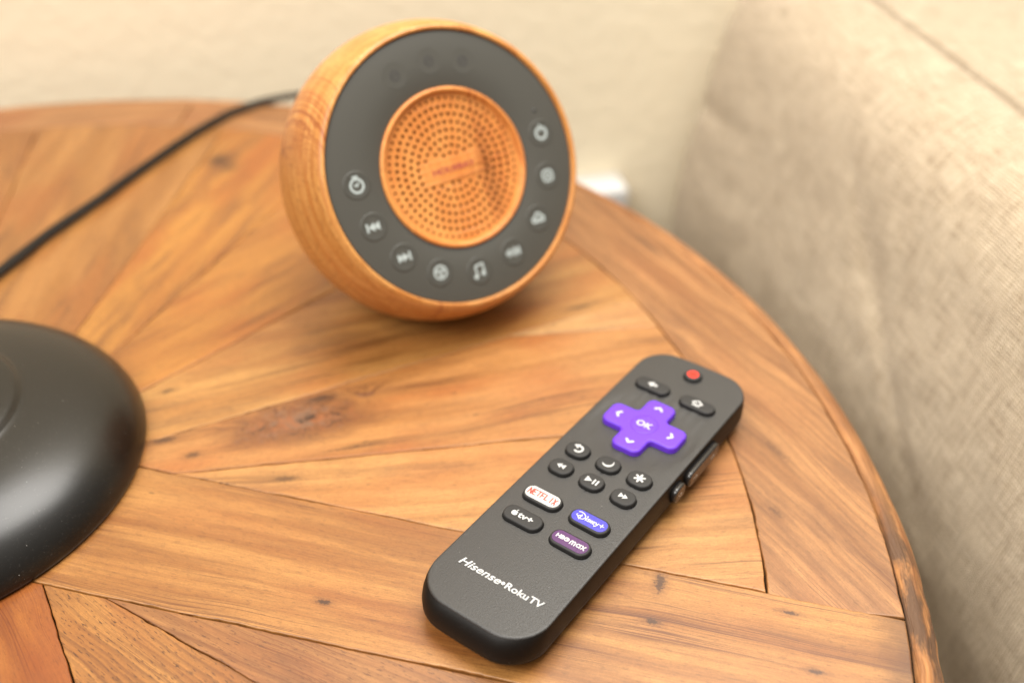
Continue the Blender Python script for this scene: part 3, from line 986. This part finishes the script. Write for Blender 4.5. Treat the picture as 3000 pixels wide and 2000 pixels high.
# streaming keys
for (x, y, nm, lb, lab) in ((-8.8, -48.5, 'netflix_key', 'white key with red lettering', 'white_label'), (9.0, -48.5, 'disney_key', 'blue key with white script lettering', 'blue_label'),
                            (-8.8, -59.3, 'apple_key', 'black key with white apple and letters', None), (9.0, -59.3, 'hbo_key', 'plum key with white lettering', 'plum_label')):
    nm = {'netflix_key': 'white_key', 'disney_key': 'blue_key', 'apple_key': 'black_key', 'hbo_key': 'plum_key'}[nm]
    k = add_key(nm, 13.9, 6.5, 3.0, (x, y), label=lb)
    if lab:
        lo = key('key_label', rr(12.5, 5.1, 2.35), ZK - 0.3, ZK + 0.13, M[lab], k, bev=0.06)
        zt = ZK + 0.135
    if nm == 'white_key':
        letters = 'NETFLIX'
        for i, ch in enumerate(letters):
            xx = -4.6 + 9.2 * i / 6 + (0.15 if ch == 'I' else 0)
            hh = 2.35 + 0.35 * (abs(i - 3) / 3) ** 2
            # thin tall strokes, the lower edge bowed
            yb, yt = -1.25 + (0.35 - 0.35 * (abs(i - 3) / 3) ** 2), 1.25
            wd = 0.52
            G = {'N': [[(-wd, yb), (-wd, yt), (wd, yb), (wd, yt)]], 'E': [[(wd, yt), (-wd, yt), (-wd, yb), (wd, yb)], [(-wd, 0.1), (wd * 0.7, 0.1)]],
                 'T': [[(-wd, yt), (wd, yt)], [(0, yt), (0, yb)]], 'F': [[(wd, yt), (-wd, yt), (-wd, yb)], [(-wd, 0.1), (wd * 0.7, 0.1)]],
                 'L': [[(-wd, yt), (-wd, yb), (wd, yb)]], 'I': [[(0, yt), (0, yb)]], 'X': [[(-wd, yt), (wd, yb)], [(wd, yt), (-wd, yb)]]}[ch]
            pls = sum([ribbon([(xx + a, b) for a, b in st], 0.42) for st in G], [])
            flat_polys('letter', pls, zt, M['orange_print'], k, (0, 0), 0.03)
    elif nm == 'blue_key':
        D = [(-4.6, 1.35), (-3.9, 1.65), (-2.9, 1.5), (-2.0, 0.9), (-1.65, 0.1), (-2.0, -0.75), (-2.9, -1.1), (-3.75, -0.9), (-3.95, -0.35), (-3.5, 0.1), (-2.9, 0.15)]
        pls = ribbon(D, 0.34) + ribbon([(-3.1, 0.75), (-3.15, -1.35)], 0.34) + ribbon([(-4.5, 0.35), (-4.75, -0.1), (-4.3, -0.45), (-3.7, -0.2)], 0.26)
        pls += [circ(-1.15, 0.95, 0.28, 12)] + ribbon([(-1.15, 0.35), (-1.15, -0.75)], 0.36)
        pls += ribbon([(-0.05, 0.3), (-0.6, 0.3), (-0.6, 0.0), (-0.1, -0.25), (-0.15, -0.7), (-0.7, -0.65)], 0.32)
        pls += ribbon([(0.3, -0.75), (0.35, 0.25), (0.95, -0.7), (0.95, 0.3)], 0.32)
        pls += ribbon([(1.95, 0.3), (1.4, 0.25), (1.4, -0.7), (2.0, -0.7)], 0.32) + ribbon([(1.4, -0.15), (1.85, -0.15)], 0.3)
        pls += ribbon([(2.35, 0.35), (2.45, -0.25), (2.9, -0.35), (3.2, 0.35)], 0.32) + ribbon([(3.2, 0.35), (2.95, -0.7), (2.5, -1.45), (2.25, -1.1)], 0.30)
        pls += ribbon([(3.75, 0.05), (5.15, 0.05)], 0.32) + ribbon([(4.45, 0.75), (4.45, -0.65)], 0.32)
        flat_polys('lettering', pls, zt, W, k, (0, 0), 0.03)
    elif nm == 'black_key':
        ap = []
        for i in range(28):
            a = 2 * pi * i / 28 + pi / 2
            r = 1.08 * (1 - 0.13 * math.exp(-((a - pi / 2) % (2 * pi)) ** 2 * 6) - 0.13 * math.exp(-((pi / 2 - a) % (2 * pi)) ** 2 * 6) - 0.07 * math.exp(-(((a - 3 * pi / 2 + pi) % (2 * pi)) - pi) ** 2 * 10))
            px, py = r * cos(a) * 1.0, r * sin(a) * 1.0
            d = hypot(px - 1.35, py - 0.25)
            if d < 0.55:
                px -= (0.55 - d)
            ap.append((px - 3.1, py - 0.1))
        leaf = [(-3.1, 1.02), (-2.95, 1.35), (-2.55, 1.75), (-2.6, 1.35), (-2.8, 1.08)]
        flat_polys('apple_symbol', [ap, leaf[::-1]], ZP, W, k)
        text_print('lettering', 'tv+', ZP, W, k, loc=(0.95, 0.0), width=5.4, height=2.1, bold=0.03)
    else:
        text_print('lettering', 'HBO', zt, W, k, loc=(-2.75, 0.12), width=4.6, height=1.65, bold=0.045, thick=0.03)
        flat_polys('lettering_dot', [circ(-1.22, 0.12, 0.27, 12)], zt + 0.01, W, k, (0, 0), 0.03)
        # rounded lower-case letters
        pls = ribbon([(0.15, -0.75), (0.15, 0.25), (0.45, 0.7), (0.9, 0.45), (0.95, -0.75)], 0.42) + ribbon([(0.95, 0.3), (1.25, 0.7), (1.7, 0.45), (1.75, -0.75)], 0.42)
        pls += ribbon(circ(2.95, 0.0, 0.62, 16), 0.40, True) + ribbon([(3.6, 0.65), (3.6, -0.7)], 0.42)
        pls += ribbon([(4.15, 0.7), (5.25, -0.7)], 0.42) + ribbon([(5.25, 0.7), (4.15, -0.7)], 0.42)
        flat_polys('lettering', pls, zt, W, k, (0, 0), 0.03)

# maker's lettering along the lower face
zt = face_z(0, -83) + 0.01
for nm, body, x, w_, h_, bold, sh in (('lettering', 'Hisense', -7.0, 15.2, 2.7, 0.016, 0.25), ('lettering', 'Roku', 6.5, 8.1, 2.5, 0.02, 0.0), ('lettering', 'TV', 13.3, 4.6, 2.45, 0.02, 0.0)):
    text_print(nm, body, zt - 0.02, M['white_print'], remote, loc=(x, -83.3), width=w_, height=h_, bold=bold, shear=sh, thick=0.07)
flat_polys('lettering_dot', [circ(0, 0, 0.62, 16)], zt - 0.02, M['white_print'], remote, loc=(1.35, -83.3), thick=0.07)


# side keys (volume rocker, mute)
def side_key(y0, y1, label, icons):
    w_, h_ = y1 - y0, 5.8
    o2 = rrect(w_, h_, 2.2, 6)
    lps = []
    for ins, d in ((0, 0.0), (0, 1.9), (0.10, 2.2), (0.35, 2.42), (0.7, 2.5), (0.78, 2.5)):
        o3 = rrect(w_ - 2 * ins, h_ - 2 * ins, 2.2 - ins, 6)
        lps.append([(20.9 + d, yy + (y0 + y1) / 2, zz + 9.2) for yy, zz in o3])
    o = loft('side_key', lps, plastic('glossy_side_key', (0.018, 0.016, 0.015), 0.25, spec=0.6), remote)
    o['label'] = label
    # thin dark slab painting the shade around the side key
    o3 = rrect(w_ + 0.8, h_ + 0.7, 2.4, 6)
    lps = [[(20.9, yy + (y0 + y1) / 2, zz + 9.2) for yy, zz in o3], [(21.5, yy + (y0 + y1) / 2, zz + 9.2) for yy, zz in o3]]
    loft('key_gap_shade', lps, M['dark_paint'], o, smooth=False)
    for (iy, kind) in icons:
        sym = [[(-0.9, -0.35), (-0.3, -0.35), (0.3, -0.9), (0.3, 0.9), (-0.3, 0.35), (-0.9, 0.35)]]
        if kind != 'mute':
            sym += ribbon([(0.8, 0), (1.8, 0)], 0.4)
        if kind == 'plus':
            sym += ribbon([(1.3, -0.5), (1.3, 0.5)], 0.4)
        if kind == 'mute':
            sym += ribbon([(0.7, -0.6), (1.5, 0.6)], 0.35)
        vs, fs = [], []
        for n_, pl in enumerate(sym):
            b = len(vs)
            vs += [(23.42 + 0.004 * n_, -v + iy, u + 9.0) for u, v in [(b2, a2) for a2, b2 in pl]]
            fs.append(tuple(range(b, b + len(pl))))
        mesh_obj('symbol', vs, fs, M['grey_print'], o, False)


side_key(-9.2, 12.2, 'long glossy volume rocker on the edge', ((7.6, 'plus'), (-4.6, 'minus')))
side_key(-18.6, -11.6, 'short glossy mute key on the edge', ((-15.0, 'mute'),))

# ------------------------------------------------------------------ round speaker
SC = Vector((173.6, 133.16, 56.4))
az, el = rad(-57.58), rad(29.3)
nn = Vector((cos(el) * cos(az), cos(el) * sin(az), sin(el)))
rt = Vector((0, 0, 1)).cross(nn).normalized()
up = nn.cross(rt)
spk = thing('speaker', 'round honey wood speaker with charcoal touch ring and perforated grille', 'speaker')
spk.matrix_world = Matrix(((rt.x, up.x, nn.x, SC.x * MM), (rt.y, up.y, nn.y, SC.y * MM), (rt.z, up.z, nn.z, SC.z * MM), (0, 0, 0, 1)))
RS = 59.4
FD = 23.6
n_seg = 160
prof = []
th_front = math.acos((FD - 0.5) / RS)
for k in range(0, 61):
    a = pi - (pi - th_front) * k / 60
    prof.append((max(RS * sin(a), 0.01), RS * cos(a)))
prof += [(53.9, FD + 0.6), (53.2, FD + 1.2), (52.5, FD + 1.35), (52.0, FD + 1.1), (51.8, FD + 0.3), (51.7, FD - 0.6)]
body = revolve('wooden_body', prof, M['toy_wood'], spk, n_seg)
inv = spk.matrix_world.inverted()
for v in body.data.vertices:       # flat foot
    wv = spk.matrix_world @ v.co
    if wv.z < 0.0006:
        wv.z = 0.0006
        v.co = inv @ wv
revolve('touch_ring', [(51.75, FD - 0.4), (51.6, FD + 0.10), (51.2, FD + 0.2), (40, FD + 0.45), (31, FD + 0.3), (30.6, FD + 0.1), (30.5, FD - 0.5)][::1], M['panel'], spk, 128)
revolve('grille_ring', [(30.6, FD - 0.4), (30.6, FD + 0.7), (30.3, FD + 1.15), (29.7, FD + 1.35), (29.0, FD + 1.2), (28.6, FD + 0.6), (28.3, FD - 0.3), (27.9, FD - 0.9)], M['toy_wood_front'], spk, 128)
# perforated disc: a filled 2-D curve with every hole cut
cu = bpy.data.curves.new('grille', 'CURVE')
cu.dimensions = '2D'
cu.fill_mode = 'BOTH'


def spl(pts):
    s_ = cu.splines.new('POLY')
    s_.points.add(len(pts) - 1)
    for i_, (x_, y_) in enumerate(pts):
        s_.points[i_].co = (x_, y_, 0, 1)
    s_.use_cyclic_u = True


spl(circ(0, 0, 28.5, 96))
ph = 0.0
for ring_r in (26.4, 23.4, 20.45, 17.5, 14.55, 11.6, 8.7, 5.8):
    cnt = max(8, int(round(2 * pi * ring_r / 2.72)))
    ph += 0.37
    for i in range(cnt):
        a = 2 * pi * i / cnt + ph
        hx, hy = ring_r * cos(a), ring_r * sin(a)
        if abs(hx) < 12.6 and abs(hy) < 4.9:
            continue
        rh = 0.78 if ring_r < 25 else 0.62
        spl(circ(hx, hy, rh, 10)[::-1])
cu.extrude = 0.4
tmp = bpy.data.objects.new('tmp', cu)
COL.objects.link(tmp)
dg = bpy.context.evaluated_depsgraph_get()
me = bpy.data.meshes.new_from_object(tmp.evaluated_get(dg))
bpy.data.objects.remove(tmp)
for v in me.vertices:
    r = hypot(v.co.x, v.co.y)
    dish = FD - 0.9 - 1.0 * (1 - (r / 28.5) ** 2) + (0.9 if r > 28.4 else 0) * 0
    v.co = Vector((v.co.x, v.co.y, v.co.z + dish)) * MM
me.materials.clear()
me.materials.append(M['toy_wood_front'])
gr = bpy.data.objects.new('grille', me)
COL.objects.link(gr)
gr.parent = spk
gr['label'] = 'dished wooden grille with rings of small holes'
revolve('cavity_cloth', [(0.01, FD - 4.2), (29.5, FD - 3.6)], M['hole_dark'], spk, 48)
key('name_plate', rr(24.6, 9.2, 1.6), FD - 2.2, FD - 1.20, M['toy_wood_front'], spk, bev=0.2)
text_print('plate_lettering', 'HOUSBAY', FD - 1.19, M['logo_print'], spk, loc=(0.3, 0), width=18.5, height=2.3, bold=0.03)
pads = [(-40.4, 3.9, 'timer'), (-39.1, -12.4, 'prev'), (-31.1, -26.7, 'next'), (-18.2, -36.3, 'fan'), (-2.1, -40.2, 'note'), (14.1, -37.4, 'wave'), (28.3, -27.6, 'cloud'),
        (37.6, -13.2, 'plus'), (40.2, 3.4, 'power'), (-13.4, 37.6, 'dim1'), (1.4, 40.4, 'dim2'), (15.4, 38.2, 'dim3')]
for x, y, kd in pads:
    r = hypot(x, y)
    x, y = x / r * 40.6, y / r * 40.6
    zf = FD + 0.45
    pd = revolve('touch_key', [(5.4, zf - 0.25), (5.3, zf + 0.06), (5.0, zf + 0.12), (4.4, zf + 0.05), (2.5, zf - 0.08), (0.01, zf - 0.12)] if not kd.startswith('dim') else [(5.0, zf - 0.2), (5.0, zf + 0.03), (0.01, zf + 0.03)], M['panel'] if kd.startswith('dim') else M['pad'], spk, 40, smooth=not kd.startswith('dim'))
    pd.location = (x * MM, y * MM, 0)
    zi = zf + 0.05
    if kd == 'timer':
        sym = ribbon(circ(0, -0.2, 2.5, 24), 0.85, True) + ribbon([(0, -0.2), (0.8, 0.7)], 0.7) + ribbon([(0, -0.3), (-0.7, 0.1)], 0.7) + ribbon([(-0.8, 3.1), (0.8, 3.1)], 0.8)
    elif kd in ('prev', 'next'):
        s_ = -1 if kd == 'prev' else 1
        sym = [[(0.2 * s_, 0), (-2.4 * s_, 1.7), (-2.4 * s_, -1.7)], [(2.2 * s_, 0), (-0.3 * s_, 1.7), (-0.3 * s_, -1.7)], [(2.2, -1.7), (3.0, -1.7), (3.0, 1.7), (2.2, 1.7)] if s_ > 0 else [(-3.0, -1.7), (-2.2, -1.7), (-2.2, 1.7), (-3.0, 1.7)]]
    elif kd == 'fan':
        sym = ribbon(circ(0, 0, 2.5, 24), 0.7, True) + sum([[circ(1.1 * cos(a), 1.1 * sin(a), 0.75, 10)] for a in (0.5, 2.6, 4.7)], [])
    elif kd == 'note':
        sym = ribbon([(-1.4, -1.8), (-1.4, 2.0), (1.9, 2.5), (1.9, -1.2)], 0.7) + [circ(-1.9, -2.0, 0.95, 14), circ(1.4, -1.4, 0.95, 14)]
    elif kd == 'wave':
        sym = sum([ribbon([(xx, -hh), (xx, hh)], 0.75) for xx, hh in ((-2.8, 0.6), (-1.7, 1.3), (-0.6, 0.7), (0.6, 1.6), (1.7, 1.0), (2.8, 1.3))], [])
    elif kd == 'cloud':
        sym = ribbon([(-2.4, -1.4), (-2.6, 0.1), (-1.2, 0.6), (-0.4, 1.9), (1.2, 1.6), (1.5, 0.5), (2.6, 0.2), (2.4, -1.4)], 0.85, True) + ribbon([(-1, -0.4), (0.9, -0.4)], 0.7)
    elif kd == 'plus':
        sym = ribbon(rrect(4.4, 4.2, 1.4, 4), 0.8, True) + ribbon([(-1, 0), (1, 0)], 0.7) + ribbon([(0, -1), (0, 1)], 0.7)
    elif kd == 'power':
        sym = ribbon(circ(0, -0.1, 2.3, 20, rad(120), rad(420)), 0.95) + ribbon([(0, 1.2), (0, 2.9)], 0.9)
    else:
        sym = ribbon(circ(0, 0, 1.7, 16), 0.5, True) + ribbon([(-0.8, 0), (0.8, 0.4)], 0.5)
    flat_polys('icon', sym, zi, M['icon_dim'] if kd.startswith('dim') else M['icon'], pd, (0, 0), 0.04)
ld = revolve('indicator_lamp', [(0.8, FD + 0.2), (0.75, FD + 0.5), (0.01, FD + 0.55)], M['led'], spk, 16)
ld.location = (40.2 * MM, 12.4 * MM, 0)

# ------------------------------------------------------------------ lamp
lamp = thing('table_lamp', 'glossy black domed lamp base standing on the round wooden table', 'lamp', (-3.4, 22.6, 0))
prof = [(60, 0.3), (77.0, 0.3), (78.2, 0.9), (78.5, 2.2), (78.2, 3.6), (77.3, 6.0), (75.8, 8.8), (73.6, 11.6), (70.8, 14.2), (67.5, 16.6), (63.5, 18.7), (59.0, 20.5), (54, 22.0), (50, 22.9), (46, 23.7), (43, 24.2), (41.6, 24.5), (40.8, 25.0),
        (39.9, 26.2), (38.6, 27.0), (36, 27.4), (32, 28.0), (26, 29.6), (19, 32.6), (14.5, 37.5), (12, 45), (11, 60)]
revolve('base', prof, M['lamp'], lamp, 192)
revolve('stem', [(11, 60), (11, 90), (13, 94), (13, 98), (11, 102), (11, 330), (9, 334), (0.01, 334)], M['lamp'], lamp, 64)
revolve('foot_pad', [(0.01, 0.05), (74, 0.05), (74, 0.8)], M['filler'], lamp, 96)

# ------------------------------------------------------------------ power cord
pts = [(118, 330), (97, 329), (79, 328), (60, 321), (49, 308), (37.6, 290.6), (28, 268.8), (20.4, 249.4), (11.6, 230.3), (5.9, 211), (-2.5, 194), (-10.5, 176), (-16, 159), (-20, 141), (-30, 124), (-34, 104)]
hz = [7, 4.5, 3.2] + [2.6] * 13


def catmull(P, n=8):
    out = []
    for i in range(len(P) - 1):
        p0 = P[max(i - 1, 0)]
        p1 = P[i]
        p2 = P[i + 1]
        p3 = P[min(i + 2, len(P) - 1)]
        for k_ in range(n):
            t = k_ / n
            out.append(tuple(0.5 * ((2 * p1[c]) + (-p0[c] + p2[c]) * t + (2 * p0[c] - 5 * p1[c] + 4 * p2[c] - p3[c]) * t * t + (-p0[c] + 3 * p1[c] - 3 * p2[c] + p3[c]) * t ** 3) for c in range(3)))
    out.append(tuple(P[-1]))
    return out


for _ in range(1):
    pts = [pts[0]] + [tuple(0.25 * pts[i - 1][c] + 0.5 * pts[i][c] + 0.25 * pts[i + 1][c] for c in (0, 1)) for i in range(1, len(pts) - 1)] + [pts[-1]]
path = catmull([(p_[0], p_[1], h) for p_, h in zip(pts, hz)])
cvs, cfs = [], []
m = 18
for i, p_ in enumerate(path):
    a_ = Vector(path[min(i + 1, len(path) - 1)]) - Vector(path[max(i - 1, 0)])
    a_.normalize()
    sd = a_.cross(Vector((0, 0, 1))).normalized()
    for k_ in range(m):     # two strands moulded side by side
        t = 2 * pi * k_ / m
        wx = 2.5 * cos(t)
        hh = 1.75 * sin(t) * (0.62 + 0.38 * abs(cos(t))) if abs(cos(t)) < 0.5 else 1.75 * sin(t)
        q_ = Vector(p_) + sd * wx + Vector((0, 0, hh))
        cvs.append(tuple(q_))
for i in range(len(path) - 1):
    for k_ in range(m):
        j = (k_ + 1) % m
        cfs.append((i * m + k_, i * m + j, (i + 1) * m + j, (i + 1) * m + k_))
cfs += [tuple(range(m)), tuple(reversed(range((len(path) - 1) * m, len(path) * m)))]
cord = mesh_obj('power_cord', cvs, cfs, M['cord'], None)
cord['label'] = 'flat black power cord curving over the table behind the speaker'
cord['category'] = 'cord'

# ------------------------------------------------------------------ sofa
sofa = thing('sofa', 'beige linen sofa arm with a thin top seam, beside the table', 'sofa')


def chain(P, n):
    out = catmull([(a, b, 0) for a, b in P], n)
    return [(a, b) for a, b, _ in out]


side_prof = chain([(393, -430), (394, -250), (395, -140), (397, -96), (403, -58), (411, -22), (418, 6), (427, 28), (440, 42), (455, 48.5), (466, 50.6), (468.2, 50.2), (470.2, 42.5)], 8)
top_prof = chain([(470.2, 42.2), (472.4, 50.6), (474.5, 51.4), (490, 53), (520, 54), (560, 52), (600, 40), (620, 10), (624, -60)], 8)
v_near, v_far = -430, 352


def sofa_panel(name, pf, side):
    vs, uvs, fs = [], [], []
    acc = 0
    NV = 300
    for i, (l_, z_) in enumerate(pf):
        if i:
            acc += hypot(l_ - pf[i - 1][0], z_ - pf[i - 1][1])
        for j in range(NV + 1):
            t = j / NV
            v = v_near + (v_far - v_near) * t
            # rounded far end
            endr = max(0.0, (v - (v_far - 16)) / 16)
            sag = 0
            dn = noise.noise(Vector((l_ * 0.018, v * 0.012, z_ * 0.018))) * 2.0 + noise.noise(Vector((l_ * 0.05, v * 0.03, z_ * 0.05 + 4))) * 1.0
            if side:
                # long soft creases along the arm
                for (zc, vc, ln, dep, wd, slope) in ((-40, 330, 60, 3.0, 4.5, -0.13), (-52, 70, 60, 2.2, 7.0, 0.6), (-20, 110, 60, 1.2, 8.0, 0.5)):
                    zz_ = z_ - (zc + slope * (v - vc))
                    dn -= dep * math.exp(-(zz_ / wd) ** 2) * math.exp(-((v - vc) / ln) ** 2)
            seam_d = max(0.0, 1 - abs(l_ - 470.2) / 14)
            dn *= (1 - seam_d * 0.95)
            wig = noise.noise(Vector((v * 0.012, 3.3, 0))) * 2.0
            ctr = Vector((500, -120))
            d = (Vector((l_, z_)) - ctr).normalized()
            ll = l_ + d.x * dn - (-d.x) * 0 + endr * endr * 9 * (-d.x) + wig * 0.5
            zl = z_ + d.y * dn - endr * endr * 9 * d.y
            P = Lx * ll + A * v
            vs.append((P.x, P.y, zl))
            uvs.append((acc + (400 if not side else 0), v))
    for i in range(len(pf) - 1):
        for j in range(NV):
            a_ = i * (NV + 1) + j
            fs.append((a_, a_ + NV + 1, a_ + NV + 2, a_ + 1))
    # far end cap
    fs.append(tuple(i * (NV + 1) + NV for i in range(len(pf))))
    return mesh_obj(name, vs, fs, M['linen'], sofa, True, uvs)


sofa_panel('side_cover', side_prof, True)
sofa_panel('top_cover', top_prof, False)

# ------------------------------------------------------------------ plug adapter on the wall
pc = A * (WALL_D - 12.5) + Lx * 342
plug = thing('plug_adapter', 'small white plug-in adapter low on the cream wall behind the table', 'adapter', (pc.x, pc.y, -116), atan2(Lx.y, Lx.x))
lps = []
for ins, d in ((0.0, 12.0), (0, -9.0), (0.6, -11.0), (1.8, -12.2), (3.5, -12.6), (3.7, -12.6)):
    o2 = rrect(40 - 2 * ins, 30 - 2 * ins, 5 - ins * 0.8, 6)
    lps.append([(x, d, z) for x, z in o2])
loft('housing', lps, M['white_plastic'], plug)
